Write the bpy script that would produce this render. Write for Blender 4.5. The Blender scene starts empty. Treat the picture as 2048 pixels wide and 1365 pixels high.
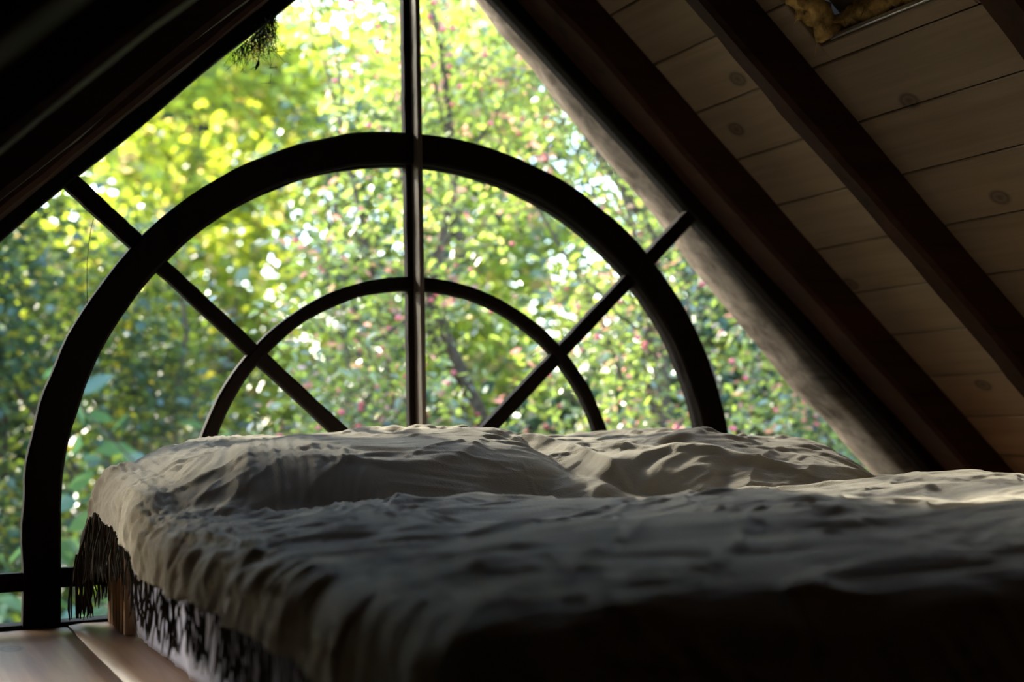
import bpy, math, random
import numpy as np
from mathutils import Vector, Matrix

random.seed(7)
RNG = np.random.default_rng(11)
scene = bpy.context.scene
col = scene.collection

# ------------------------------------------------------------------ camera
Z0 = 0.2435                       # height of the arch centre above the floor
YAW, PITCH, ROLL = 0.4435, 0.0552, -0.0200
FPX = 2715.8                      # focal length in pixels of the 2048 px wide frame
CAM = Vector((-1.3304, -3.4130, 0.2297 + Z0))
cam_d = bpy.data.cameras.new('camera')
cam = bpy.data.objects.new('camera', cam_d)
col.objects.link(cam)
_f = Vector((math.sin(YAW) * math.cos(PITCH), math.cos(YAW) * math.cos(PITCH), math.sin(PITCH)))
_r0 = Vector((math.cos(YAW), -math.sin(YAW), 0))
_u0 = _r0.cross(_f)
_r = _r0 * math.cos(ROLL) + _u0 * math.sin(ROLL)
_u = _u0 * math.cos(ROLL) - _r0 * math.sin(ROLL)
cam.matrix_world = Matrix(((_r.x, _u.x, -_f.x, CAM.x), (_r.y, _u.y, -_f.y, CAM.y),
                           (_r.z, _u.z, -_f.z, CAM.z), (0, 0, 0, 1)))
cam_d.sensor_width = 36.0
cam_d.lens = FPX / 2048 * 36.0
cam_d.clip_start = 0.02
cam_d.clip_end = 200
cam_d.dof.use_dof = True
cam_d.dof.focus_distance = 2.95
cam_d.dof.aperture_fstop = 2.2
scene.camera = cam

# ------------------------------------------------------------------ sky, sun, exposure
SUN_DIR = Vector((0.42, -0.78, -0.46)).normalized()      # the way the light travels
world = bpy.data.worlds.new('world')
scene.world = world
world.use_nodes = True
_nt = world.node_tree
_bg = _nt.nodes['Background']
_sky = _nt.nodes.new('ShaderNodeTexSky')
_sky.sky_type = 'NISHITA'
_sky.sun_disc = False
_sky.sun_elevation = math.radians(28)
_sky.sun_rotation = math.atan2(-SUN_DIR.x, -SUN_DIR.y)
_nt.links.new(_sky.outputs[0], _bg.inputs[0])
_bg.inputs[1].default_value = 1.4
sun_d = bpy.data.lights.new('sun', 'SUN')
sun_d.energy = 28.0
sun_d.color = (1.0, 0.90, 0.72)
sun_d.angle = math.radians(4.0)
sun = bpy.data.objects.new('sun', sun_d)
col.objects.link(sun)
sun.rotation_euler = SUN_DIR.to_track_quat('-Z', 'Y').to_euler()
sun.location = (-6, 12, 9)

vs = scene.view_settings
vs.view_transform = 'Standard'
vs.look = 'None'
vs.gamma = 1.0
vs.exposure = 0.15
vs.use_curve_mapping = False
cy = scene.cycles
cy.max_bounces = 10
cy.diffuse_bounces = 5
cy.glossy_bounces = 4
cy.transmission_bounces = 8
cy.transparent_max_bounces = 24
cy.sample_clamp_indirect = 6.0
cy.caustics_reflective = False
cy.caustics_refractive = False


# ------------------------------------------------------------------ helpers
def tag(o, label=None, cat=None, group=None, kind=None):
    if label: o['label'] = label
    if cat: o['category'] = cat
    if group: o['group'] = group
    if kind: o['kind'] = kind
    return o


def mesh(name, v, f, mat=None, smooth=False):
    me = bpy.data.meshes.new(name)
    me.from_pydata([tuple(map(float, p)) for p in v], [], f)
    if mat: me.materials.append(mat)
    if smooth: me.polygons.foreach_set('use_smooth', [True] * len(me.polygons))
    me.update()
    return me


def fast_mesh(name, verts, faces, mat=None, smooth=False):
    """numpy arrays; faces all of one size"""
    me = bpy.data.meshes.new(name)
    n, k = faces.shape
    me.vertices.add(len(verts))
    me.vertices.foreach_set('co', np.ascontiguousarray(verts, dtype=np.float32).ravel())
    me.loops.add(n * k)
    me.loops.foreach_set('vertex_index', np.ascontiguousarray(faces, dtype=np.int32).ravel())
    me.polygons.add(n)
    me.polygons.foreach_set('loop_start', np.arange(0, n * k, k, dtype=np.int32))
    me.polygons.foreach_set('loop_total', np.full(n, k, dtype=np.int32))
    if smooth: me.polygons.foreach_set('use_smooth', np.ones(n, dtype=bool))
    me.update(calc_edges=True)
    me.validate()
    if mat: me.materials.append(mat)
    return me


def obj(name, me, parent=None, loc=None):
    o = bpy.data.objects.new(name, me)
    col.objects.link(o)
    if parent: o.parent = parent
    if loc is not None: o.location = loc
    return o


def empty(name, loc=(0, 0, 0)):
    o = bpy.data.objects.new(name, None)
    o.empty_display_size = 0.05
    col.objects.link(o)
    o.location = loc
    return o


def hashn(ix, iy, seed):
    h = (ix.astype(np.int64) * 374761393 + iy.astype(np.int64) * 668265263 + seed * 974634777) & 0x7fffffff
    h = ((h ^ (h >> 13)) * 1274126177) & 0x7fffffff
    h = h ^ (h >> 16)
    return (h & 0xffff) / 65535.0 * 2 - 1


def noise(x, y, seed=0):
    x = np.asarray(x, float); y = np.asarray(y, float)
    ix = np.floor(x).astype(np.int64); iy = np.floor(y).astype(np.int64)
    fx = x - ix; fy = y - iy
    u = fx * fx * fx * (fx * (fx * 6 - 15) + 10); v = fy * fy * fy * (fy * (fy * 6 - 15) + 10)
    a = hashn(ix, iy, seed); b = hashn(ix + 1, iy, seed); c = hashn(ix, iy + 1, seed); d = hashn(ix + 1, iy + 1, seed)
    return (a * (1 - u) + b * u) * (1 - v) + (c * (1 - u) + d * u) * v


def smooth(t):
    t = np.clip(t, 0, 1)
    return t * t * (3 - 2 * t)


# ------------------------------------------------------------------ materials
class Nodes:
    def __init__(self, name):
        self.m = bpy.data.materials.new(name)
        self.m.use_nodes = True
        self.t = self.m.node_tree
        self.n = self.t.nodes
        self.bsdf = self.n['Principled BSDF']
        self.out = self.n['Material Output']

    def add(self, kind, **kw):
        nd = self.n.new('ShaderNode' + kind)
        for k, v in kw.items(): setattr(nd, k, v)
        return nd

    def link(self, a, b): self.t.links.new(a, b)

    def ramp(self, fac, stops):
        r = self.add('ValToRGB')
        e = r.color_ramp.elements
        while len(e) < len(stops): e.new(0.5)
        for el, (p, c) in zip(e, stops):
            el.position = p; el.color = (*c, 1) if len(c) == 3 else c
        if fac is not None: self.link(fac, r.inputs[0])
        return r

    def coords(self, scale=(1, 1, 1), rot=(0, 0, 0), which='Object'):
        c = self.add('TexCoord'); mp = self.add('Mapping')
        mp.inputs['Scale'].default_value = scale
        mp.inputs['Rotation'].default_value = rot
        self.link(c.outputs[which], mp.inputs[0])
        return mp.outputs[0]

    def noise(self, vec, scale, detail=4, rough=0.55, dist=0.0):
        t = self.add('TexNoise')
        t.inputs['Scale'].default_value = scale
        t.inputs['Detail'].default_value = detail
        t.inputs['Roughness'].default_value = rough
        t.inputs['Distortion'].default_value = dist
        if vec is not None: self.link(vec, t.inputs['Vector'])
        return t.outputs['Fac']

    def bump(self, h, strength=0.3, dist=0.01):
        b = self.add('Bump')
        b.inputs['Strength'].default_value = strength
        b.inputs['Distance'].default_value = dist
        self.link(h, b.inputs['Height'])
        return b.outputs[0]

    def mixrgb(self, fac, a, b, mode='MIX'):
        m = self.add('MixRGB', blend_type=mode)
        for s, v in ((m.inputs[0], fac), (m.inputs[1], a), (m.inputs[2], b)):
            if isinstance(v, (int, float)): s.default_value = v
            elif isinstance(v, tuple): s.default_value = (*v, 1)
            else: self.link(v, s)
        return m.outputs[0]


def wood(name, dark, light, axis='y', rough=0.6, grain=60.0, stretch=0.04, knots=None, random_tint=0.0, spec=0.3, bump=0.25):
    k = Nodes(name)
    sc = {'x': (stretch, 1, 1), 'y': (1, stretch, 1), 'z': (1, 1, stretch)}[axis]
    vec = k.coords(sc)
    info = k.add('ObjectInfo')
    off = k.add('VectorMath', operation='MULTIPLY_ADD')
    cmb = k.add('CombineXYZ')
    for i in range(3): k.link(info.outputs['Random'], cmb.inputs[i])
    k.link(cmb.outputs[0], off.inputs[0]); off.inputs[1].default_value = (17, 23, 31); k.link(vec, off.inputs[2])
    g = k.noise(off.outputs[0], grain, 5, 0.6, 0.6)
    g2 = k.noise(off.outputs[0], grain * 0.18, 3, 0.5, 1.2)
    mixv = k.mixrgb(0.5, g, g2)
    c = k.ramp(mixv, [(0.32, dark), (0.66, light)]).outputs[0]
    if random_tint:
        t = k.add('MapRange'); k.link(info.outputs['Random'], t.inputs[0])
        t.inputs[3].default_value = 1 - random_tint; t.inputs[4].default_value = 1 + random_tint * 0.4
        mul = k.add('VectorMath', operation='SCALE'); k.link(c, mul.inputs[0]); k.link(t.outputs[0], mul.inputs['Scale'])
        c = mul.outputs[0]
    if knots:
        vv = k.coords(knots)
        off2 = k.add('VectorMath', operation='ADD'); k.link(vv, off2.inputs[0]); k.link(cmb.outputs[0], off2.inputs[1])
        vo = k.add('TexVoronoi', voronoi_dimensions='2D'); vo.inputs['Scale'].default_value = 1.0
        vo.inputs['Randomness'].default_value = 0.85
        k.link(vv, vo.inputs['Vector'])
        kr = k.ramp(vo.outputs['Distance'], [(0.0, (1, 1, 1)), (0.035, (0.5, 0.5, 0.5)), (0.05, (0.9, 0.9, 0.9)), (0.075, (0, 0, 0))])
        dk = tuple(x * 0.33 for x in dark)
        c = k.mixrgb(kr.outputs[0], c, dk)
    k.link(c, k.bsdf.inputs['Base Color'])
    k.bsdf.inputs['Roughness'].default_value = rough
    k.bsdf.inputs['Specular IOR Level'].default_value = spec
    k.link(k.bump(g, bump, 0.002), k.bsdf.inputs['Normal'])
    return k.m


M = {}
M['rafter'] = wood('rafter_wood', (0.012, 0.005, 0.0035), (0.044, 0.016, 0.0095), 'x', 0.75, 26, 0.05, spec=0.15)
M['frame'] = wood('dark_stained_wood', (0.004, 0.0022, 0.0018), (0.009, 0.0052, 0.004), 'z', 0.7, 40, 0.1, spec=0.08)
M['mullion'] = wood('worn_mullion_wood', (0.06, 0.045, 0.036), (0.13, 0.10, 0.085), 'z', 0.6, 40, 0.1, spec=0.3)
M['board'] = wood('pine_board', (0.165, 0.115, 0.073), (0.25, 0.185, 0.126), 'y', 0.65, 40, 0.05, knots=(3.6, 2.1, 1), random_tint=0.14)
M['plank'] = wood('floor_plank', (0.16, 0.082, 0.048), (0.42, 0.26, 0.165), 'y', 0.40, 30, 0.05, knots=(2.6, 1.5, 1), random_tint=0.12, spec=0.5, bump=0.12)
M['slat'] = wood('bed_slat_wood', (0.38, 0.24, 0.14), (0.56, 0.38, 0.24), 'z', 0.55, 40, 0.08)
M['beam'] = wood('weathered_beam', (0.045, 0.030, 0.022), (0.33, 0.26, 0.21), 'x', 0.85, 26, 0.30, spec=0.1, bump=0.5)


def glass_mat(dirt):
    k = Nodes('dusty_glass')
    k.n.remove(k.bsdf)
    tr = k.add('BsdfTransparent'); tr.inputs[0].default_value = (0.97, 0.985, 0.975, 1)
    gl = k.add('BsdfGlossy'); gl.inputs['Roughness'].default_value = 0.03
    fr = k.add('Fresnel'); fr.inputs['IOR'].default_value = 1.35
    mx = k.add('MixShader'); k.link(fr.outputs[0], mx.inputs[0]); k.link(tr.outputs[0], mx.inputs[1]); k.link(gl.outputs[0], mx.inputs[2])
    # dust film and specks
    d1 = k.add('BsdfDiffuse'); d1.inputs[0].default_value = (0.62, 0.66, 0.68, 1)
    d2 = k.add('BsdfTranslucent'); d2.inputs[0].default_value = (0.62, 0.66, 0.68, 1)
    dd = k.add('MixShader'); dd.inputs[0].default_value = 0.6; k.link(d1.outputs[0], dd.inputs[1]); k.link(d2.outputs[0], dd.inputs[2])
    vec = k.coords((1, 1, 0.35))
    n1 = k.noise(vec, 9, 5, 0.6)
    vec2 = k.coords()
    n2 = k.noise(vec2, 260, 2, 0.5)
    r1 = k.ramp(n1, [(0.35, (0.25,) * 3), (0.75, (1,) * 3)])
    r2 = k.ramp(n2, [(0.69, (0,) * 3), (0.76, (1,) * 3)])
    a = k.add('Math', operation='MULTIPLY'); k.link(r1.outputs[0], a.inputs[0]); a.inputs[1].default_value = dirt
    b = k.add('Math', operation='MULTIPLY_ADD'); k.link(r2.outputs[0], b.inputs[0]); b.inputs[1].default_value = dirt * 9; k.link(a.outputs[0], b.inputs[2])
    fin = k.add('MixShader'); k.link(b.outputs[0], fin.inputs[0]); k.link(mx.outputs[0], fin.inputs[1]); k.link(dd.outputs[0], fin.inputs[2])
    k.link(fin.outputs[0], k.out.inputs[0])
    return k.m


M['glass'] = glass_mat(0.0065)


def leaf_mat(name, base, trans, gloss=0.10, rough=0.28, var=0.35, autumn=None, tw=0.5):
    k = Nodes(name)
    k.n.remove(k.bsdf)
    geo = k.add('NewGeometry')
    rnd = geo.outputs['Random Per Island']
    lo = tuple(c * (1 - var) for c in base); hi = tuple(min(1, c * (1 + var)) for c in base)
    lo_t = tuple(c * (1 - var) for c in trans)
    stops_t = [(0.0, lo_t), (0.7, trans)]
    stops_b = [(0.0, lo), (0.7, hi)]
    if autumn:
        stops_t += [(0.86, trans), (0.93, autumn)]
        stops_b += [(0.86, hi), (0.93, tuple(c * .6 for c in autumn))]
    cb = k.ramp(rnd, stops_b); ct = k.ramp(rnd, stops_t)
    d = k.add('BsdfDiffuse'); k.link(cb.outputs[0], d.inputs[0])
    t = k.add('BsdfTranslucent'); k.link(ct.outputs[0], t.inputs[0])
    g = k.add('BsdfGlossy'); g.inputs['Roughness'].default_value = rough
    m1 = k.add('MixShader'); m1.inputs[0].default_value = tw; k.link(d.outputs[0], m1.inputs[1]); k.link(t.outputs[0], m1.inputs[2])
    m2 = k.add('MixShader'); m2.inputs[0].default_value = gloss; k.link(m1.outputs[0], m2.inputs[1]); k.link(g.outputs[0], m2.inputs[2])
    k.link(m2.outputs[0], k.out.inputs[0])
    return k.m


M['leaf_spindle'] = leaf_mat('spindle_leaf', (0.06, 0.115, 0.06), (0.56, 0.76, 0.11), 0.22, 0.30, 0.75, (0.95, 0.42, 0.38), 0.58)
M['leaf_hazel'] = leaf_mat('hazel_leaf', (0.07, 0.15, 0.05), (0.76, 0.88, 0.07), 0.14, 0.3, 0.6, (0.95, 0.66, 0.30), 0.68)
M['leaf_dark'] = leaf_mat('evergreen_leaf', (0.028, 0.07, 0.045), (0.24, 0.36, 0.03), 0.09, 0.32, 0.5, (0.55, 0.50, 0.04), 0.26)
M['leaf_big'] = leaf_mat('broad_leaf', (0.07, 0.16, 0.085), (0.26, 0.48, 0.14), 0.12, 0.35, 0.35)
M['leaf_back'] = leaf_mat('woodland_leaf', (0.035, 0.085, 0.045), (0.24, 0.36, 0.08), 0.05, 0.4, 0.5, None, 0.4)


def plain(name, colr, rough=0.7, spec=0.3, nscale=None, amt=0.3, bump=0.0, metallic=0.0):
    k = Nodes(name)
    if nscale:
        n = k.noise(k.coords(), nscale, 5, 0.6)
        c = k.ramp(n, [(0.3, tuple(x * (1 - amt) for x in colr)), (0.7, tuple(min(1, x * (1 + amt)) for x in colr))])
        k.link(c.outputs[0], k.bsdf.inputs['Base Color'])
        if bump: k.link(k.bump(n, bump, 0.004), k.bsdf.inputs['Normal'])
    else:
        k.bsdf.inputs['Base Color'].default_value = (*colr, 1)
    k.bsdf.inputs['Roughness'].default_value = rough
    k.bsdf.inputs['Specular IOR Level'].default_value = spec
    k.bsdf.inputs['Metallic'].default_value = metallic
    return k.m


M['bark'] = plain('bark', (0.11, 0.085, 0.065), 0.9, 0.1, 30, 0.5, 0.6)
M['berry'] = plain('pink_berry', (0.88, 0.16, 0.20), 0.35, 0.5, 40, 0.35)
M['soil'] = plain('woodland_soil', (0.06, 0.055, 0.03), 0.95, 0.1, 6, 0.5, 0.5)
M['sheet'] = plain('white_sheet', (0.56, 0.57, 0.74), 0.85, 0.2, 60, 0.05, 0.15)
M['insulation'] = plain('insulation_wool', (0.50, 0.33, 0.12), 0.95, 0.1, 45, 0.55, 0.9)
M['metal'] = plain('zinc_flashing', (0.62, 0.60, 0.62), 0.42, 0.5, 30, 0.15, 0.05, 0.85)
M['wall'] = plain('dark_plaster', (0.06, 0.045, 0.035), 0.9, 0.1, 8, 0.3)
M['tile'] = plain('roof_underlay', (0.04, 0.03, 0.028), 0.9, 0.1)
M['web'] = plain('dusty_cobweb', (0.045, 0.042, 0.038), 0.9, 0.1)


def blanket_mat():
    k = Nodes('wool_blanket')
    vec = k.coords(which='UV')
    n1 = k.noise(vec, 5, 4, 0.6)
    c = k.ramp(n1, [(0.3, (0.44, 0.395, 0.318)), (0.7, (0.53, 0.482, 0.395))])
    w1 = k.add('TexWave', wave_type='BANDS', bands_direction='X'); w1.inputs['Scale'].default_value = 85
    w1.inputs['Distortion'].default_value = 1.5; w1.inputs['Detail'].default_value = 2
    w2 = k.add('TexWave', wave_type='BANDS', bands_direction='Y'); w2.inputs['Scale'].default_value = 85
    w2.inputs['Distortion'].default_value = 1.5; w2.inputs['Detail'].default_value = 2
    k.link(vec, w1.inputs['Vector']); k.link(vec, w2.inputs['Vector'])
    wv = k.mixrgb(0.5, w1.outputs['Fac'], w2.outputs['Fac'])
    n2 = k.noise(vec, 230, 3, 0.7)
    n3 = k.noise(vec, 45, 4, 0.65)
    hh = k.mixrgb(0.8, wv, n2)
    hb = k.mixrgb(0.35, hh, n3)
    k.link(c.outputs[0], k.bsdf.inputs['Base Color'])
    k.bsdf.inputs['Roughness'].default_value = 0.95
    k.bsdf.inputs['Specular IOR Level'].default_value = 0.08
    k.bsdf.inputs['Sheen Weight'].default_value = 1.0
    k.bsdf.inputs['Sheen Roughness'].default_value = 0.5
    k.bsdf.inputs['Sheen Tint'].default_value = (0.9, 0.86, 0.78, 1)
    k.link(k.bump(hb, 0.8, 0.0034), k.bsdf.inputs['Normal'])
    return k.m


M['blanket'] = blanket_mat()
M['yarn'] = plain('wool_yarn', (0.065, 0.056, 0.046), 0.95, 0.05, 200, 0.35, 0.4)


# ------------------------------------------------------------------ shape builders
def box_data(x0, x1, y0, y1, z0, z1, bev=0.0):
    if bev <= 0:
        v = [(x, y, z) for x in (x0, x1) for y in (y0, y1) for z in (z0, z1)]
        f = [(0, 1, 3, 2), (4, 6, 7, 5), (0, 4, 5, 1), (2, 3, 7, 6), (0, 2, 6, 4), (1, 5, 7, 3)]
        return v, f
    import bmesh
    bm = bmesh.new()
    bmesh.ops.create_cube(bm, size=1)
    for vv in bm.verts:
        vv.co = Vector(((x0 + x1) / 2 + vv.co.x * (x1 - x0), (y0 + y1) / 2 + vv.co.y * (y1 - y0), (z0 + z1) / 2 + vv.co.z * (z1 - z0)))
    bmesh.ops.bevel(bm, geom=bm.edges[:], offset=bev, segments=1, affect='EDGES')
    bm.verts.index_update()
    v = [tuple(q.co) for q in bm.verts]; f = [tuple(q.index for q in ff.verts) for ff in bm.faces]
    bm.free()
    return v, f


def prism(poly, y0, y1):
    """polygon of (x, z) points, extruded along y"""
    n = len(poly)
    v = [(x, y0, z) for x, z in poly] + [(x, y1, z) for x, z in poly]
    f = [tuple(range(n)), tuple(range(2 * n - 1, n - 1, -1))]
    for i in range(n):
        j = (i + 1) % n
        f.append((i, n + i, n + j, j))
    return v, f


def ring_data(r0, r1, y0, y1, a0, a1, n, cz, leg=None, seed=0, rough=0.0):
    """arch band in the window plane; leg: z the straight legs run down to"""
    rows = []
    if leg is not None:
        for z in np.linspace(leg, cz, 6)[:-1]: rows.append(((-1, 0), z))
    angs = np.linspace(a1, a0, n)
    pts = []
    for r_, z in rows: pts.append((None, z))
    prof = []
    for i, (q, z) in enumerate(rows):
        prof.append(((-r1, z), (-r0, z)))
    for a in angs:
        prof.append(((r1 * math.cos(a), cz + r1 * math.sin(a)), (r0 * math.cos(a), cz + r0 * math.sin(a))))
    for q, z in reversed(rows):
        prof.append(((r1, z), (r0, z)))
    v = []
    for i, (o, inn) in enumerate(prof):
        j1 = rough * float(noise(i * 0.45, 0.3, seed)); j2 = rough * float(noise(i * 0.45, 7.3, seed + 1))
        ox = o[0] * (1 + j1); oz = o[1] + (o[1] - cz) * j1
        ix = inn[0] * (1 + j2); iz = inn[1] + (inn[1] - cz) * j2
        ch = 0.006
        dx, dz = ox - ix, oz - iz; L = math.hypot(dx, dz) or 1; dx /= L; dz /= L
        v += [(ox - dx * ch, y0, oz - dz * ch), (ox, y0 + ch, oz), (ox, y1, oz),
              (ix, y1, iz), (ix, y0 + ch, iz), (ix + dx * ch, y0, iz + dz * ch)]
    f = []
    m = len(prof)
    for i in range(m - 1):
        a, b = i * 6, (i + 1) * 6
        for k in range(6): f.append((a + k, b + k, b + (k + 1) % 6, a + (k + 1) % 6))
    f.append(tuple(range(5, -1, -1))); f.append(tuple((m - 1) * 6 + k for k in range(6)))
    return v, f


def bar_data(p0, p1, w, y0, y1, n=14, rough=0.0, seed=0):
    """straight bar between two (x, z) points in the window plane with chamfered room side"""
    p0 = np.array(p0); p1 = np.array(p1); d = (p1 - p0) / np.linalg.norm(p1 - p0); q = np.array((-d[1], d[0]))
    v = []; f = []
    ch = 0.005
    for i in range(n):
        t = i / (n - 1); c = p0 + (p1 - p0) * t
        w1 = w / 2 + rough * float(noise(i * 0.7, 1.1, seed)); w2 = w / 2 + rough * float(noise(i * 0.7, 5.1, seed))
        for s, y in ((w1 - ch, y0), (w1, y0 + ch), (w1, y1), (-w2, y1), (-w2, y0 + ch), (-w2 + ch, y0)):
            pt = c + q * s
            v.append((pt[0], y, pt[1]))
    for i in range(n - 1):
        a, b = i * 6, (i + 1) * 6
        for k in range(6): f.append((a + k, a + (k + 1) % 6, b + (k + 1) % 6, b + k))
    f.append(tuple(range(6))); f.append(tuple((n - 1) * 6 + k for k in range(5, -1, -1)))
    return v, f


def tube(path, radii, sides=6):
    path = np.array(path, float); n = len(path)
    v = []; f = []
    for i in range(n):
        d = path[min(i + 1, n - 1)] - path[max(i - 1, 0)]
        d /= (np.linalg.norm(d) + 1e-9)
        a = np.cross(d, (0.31, 0.17, 0.93)); a /= (np.linalg.norm(a) + 1e-9)
        b = np.cross(d, a)
        for k in range(sides):
            t = 2 * math.pi * k / sides
            v.append(path[i] + radii[i] * (a * math.cos(t) + b * math.sin(t)))
    for i in range(n - 1):
        for k in range(sides):
            f.append((i * sides + k, i * sides + (k + 1) % sides, (i + 1) * sides + (k + 1) % sides, (i + 1) * sides + k))
    f.append(tuple(range(sides - 1, -1, -1))); f.append(tuple((n - 1) * sides + k for k in range(sides)))
    return v, f


def join(parts):
    V = []; F = []
    for v, f in parts:
        o = len(V); V += list(v); F += [tuple(i + o for i in q) for q in f]
    return V, F


# ------------------------------------------------------------------ floor
SL = 0.919                         # slope of the roof, rise over run
NL = math.hypot(1, SL)
ZA = 1.875                         # apex of the glazed gable
YB = -4.7                          # wall behind the camera

floor = empty('floor')
tag(floor, 'floor of wide honey-brown wooden planks', None, None, 'structure')
px = -2.30
edges = [-2.30, -2.02, -1.72, -1.43, -1.172, -0.900, -0.612, -0.33, -0.04, 0.24, 0.53, 0.82, 1.10, 1.39, 1.68, 1.97, 2.25]
for i in range(len(edges) - 1):
    a, b = edges[i] + 0.0015, edges[i + 1] - 0.0015
    # cupped plank: edges a little proud of the middle
    n = 8
    ys = np.linspace(YB, 0.02, 24)
    v = []; f = []
    for y in ys:
        for k in range(n + 1):
            t = k / n
            z = 0.0035 * (2 * t - 1) ** 2 - 0.0035
            if k in (0, n): z -= 0.005
            if 4 < i < 6: z += 0.004 * (1 - t)
            v.append((a + (b - a) * (t if 0 < k < n else t), y, z + 0.0012 * float(noise(y * 2.0, i * 3.1, 5))))
        v.append((b, y, -0.03)); v.append((a, y, -0.03))
    m = n + 3
    for r in range(len(ys) - 1):
        for k in range(m):
            f.append((r * m + k, r * m + (k + 1) % m, (r + 1) * m + (k + 1) % m, (r + 1) * m + k))
    f.append(tuple(range(m - 1, -1, -1))); f.append(tuple((len(ys) - 1) * m + k for k in range(m)))
    obj('plank', mesh('plank', v, f, M['plank'], True), floor)
v, f = box_data(-2.4, 2.4, YB - 0.1, 0.10, -0.16, -0.032)
obj('subfloor', mesh('subfloor', v, f, M['tile']), floor)

# ------------------------------------------------------------------ roof boards, rafters
HB, HR = 0.15, 0.035               # boards and rafter undersides above the glazing line (square to the slope)


def slope_pt(side, s, h, y):
    """s down the slope from the apex line, h square to it"""
    return (side * (s + SL * h) / NL if False else side * (s * 1 / NL + h * SL / NL), y, ZA - s * SL / NL + h / NL)


def slope_box(side, s0, s1, h0, h1, y0, y1, bev=0.0, n=1, rough=0.0, seed=0):
    v, f = box_data(s0, s1, y0, y1, h0, h1, bev)
    out = [slope_pt(side, a, c, b) for a, b, c in v]
    if side < 0: f = [tuple(reversed(q)) for q in f]
    return out, f


SK0, SK1, SKY0, SKY1 = 0.30, 0.918, -1.262, -0.772       # roof window hole in the right slope
for side, sfx in ((1, 'right'), (-1, 'left')):
    ceil = empty('ceiling')
    tag(ceil, 'sloping ceiling of pale pine boards above the bed on the %s' % sfx, None, None, 'structure')
    k0 = -5
    for k in range(-5, 11):
        s0 = 0.779 + 0.1875 * k + 0.0018; s1 = 0.779 + 0.1875 * (k + 1) - 0.0018
        s0 = max(s0, -0.155); s1 = min(s1, 2.75)
        if s1 - s0 < 0.02: continue
        spans = [(YB, 0.0, s0, s1)]
        if side > 0 and s1 > SK0 and s0 < SK1:
            spans = [(YB, SKY0, s0, s1), (SKY1, 0.0, s0, s1)]
            if s1 > SK1: spans.append((SKY0, SKY1, SK1, s1))
            if s0 < SK0: spans.append((SKY0, SKY1, s0, SK0))
        for (y0, y1, a, b) in spans:
            v, f = slope_box(side, a, b, HB, HB + 0.022, y0 + 0.0005, y1 - 0.0005, 0.003)
            obj('board', mesh('board', v, f, M['board']), ceil)
    if side > 0:
        pcs = [slope_box(side, -0.3, SK0, HB + 0.20, HB + 0.24, YB - 0.1, 0.24), slope_box(side, SK1, 2.8, HB + 0.20, HB + 0.24, YB - 0.1, 0.24),
               slope_box(side, SK0, SK1, HB + 0.20, HB + 0.24, YB - 0.1, SKY0), slope_box(side, SK0, SK1, HB + 0.20, HB + 0.24, SKY1, 0.24)]
    else:
        pcs = [slope_box(side, -0.3, 2.8, HB + 0.20, HB + 0.24, YB - 0.1, 0.24)]
    pcs.append(slope_box(side, 2.70, 2.8, -0.1, HB + 0.2, YB - 0.1, 0.30))
    v, f = join(pcs)
    obj('roof_covering', mesh('roof_covering', v, f, M['tile']), ceil)


def rafter(side, ya, yb, seed, label, s_end=2.72, h0=HR):
    """squared timber with wavering edges following the slope"""
    n = 44
    v = []; f = []
    for i in range(n):
        s = -0.12 + (s_end + 0.12) * i / (n - 1)
        j = [0.006 * float(noise(s * 3.0, c * 5.7, seed)) + 0.0025 * float(noise(s * 11, c * 3.7, seed)) for c in range(4)]
        for (y, h) in ((ya + j[0], HB + 0.001), (ya + j[0], h0 + 0.012 + j[1]), (ya + 0.012 + j[0], h0 + j[1]), (yb - 0.012 + j[2], h0 + j[3]), (yb + j[2], h0 + 0.012 + j[3]), (yb + j[2], HB + 0.001)):
            v.append(slope_pt(side, s, min(h, HB - 0.001), y))
    for i in range(n - 1):
        a, b = i * 6, (i + 1) * 6
        for k in range(6):
            q = (a + k, a + (k + 1) % 6, b + (k + 1) % 6, b + k)
            f.append(q if side < 0 else tuple(reversed(q)))
    f.append(tuple(range(6))); f.append(tuple((n - 1) * 6 + k for k in range(5, -1, -1)))
    o = obj('rafter', mesh('rafter', v, f, M['rafter']))
    return tag(o, label, 'rafter', 'rafters under the sloping ceiling', 'structure')


where = {1: 'right', -1: 'left'}
for side in (1, -1):
    w = where[side]
    rafter(side, -0.165, -0.035, 3 + side, 'dark rafter set against the window wall on the %s slope' % w)
    rafter(side, -0.70, -0.622, 13 + side, 'reddish brown rafter, second from the window on the %s slope' % w)
    rafter(side, -1.475, -1.375, 23 + side, 'dark rafter, third from the window on the %s slope' % w)
    rafter(side, -2.25, -2.15, 33 + side, 'dark rafter, fourth from the window on the %s slope' % w)

# end wall behind the camera
v, f = prism([(-2.5, -0.1), (2.5, -0.1), (0, 2.35)], YB - 0.12, YB - 0.02)
tag(obj('wall_back', mesh('wall_back', v, f, M['wall'])), 'dark gable wall at the back of the loft', None, None, 'structure')

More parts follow.
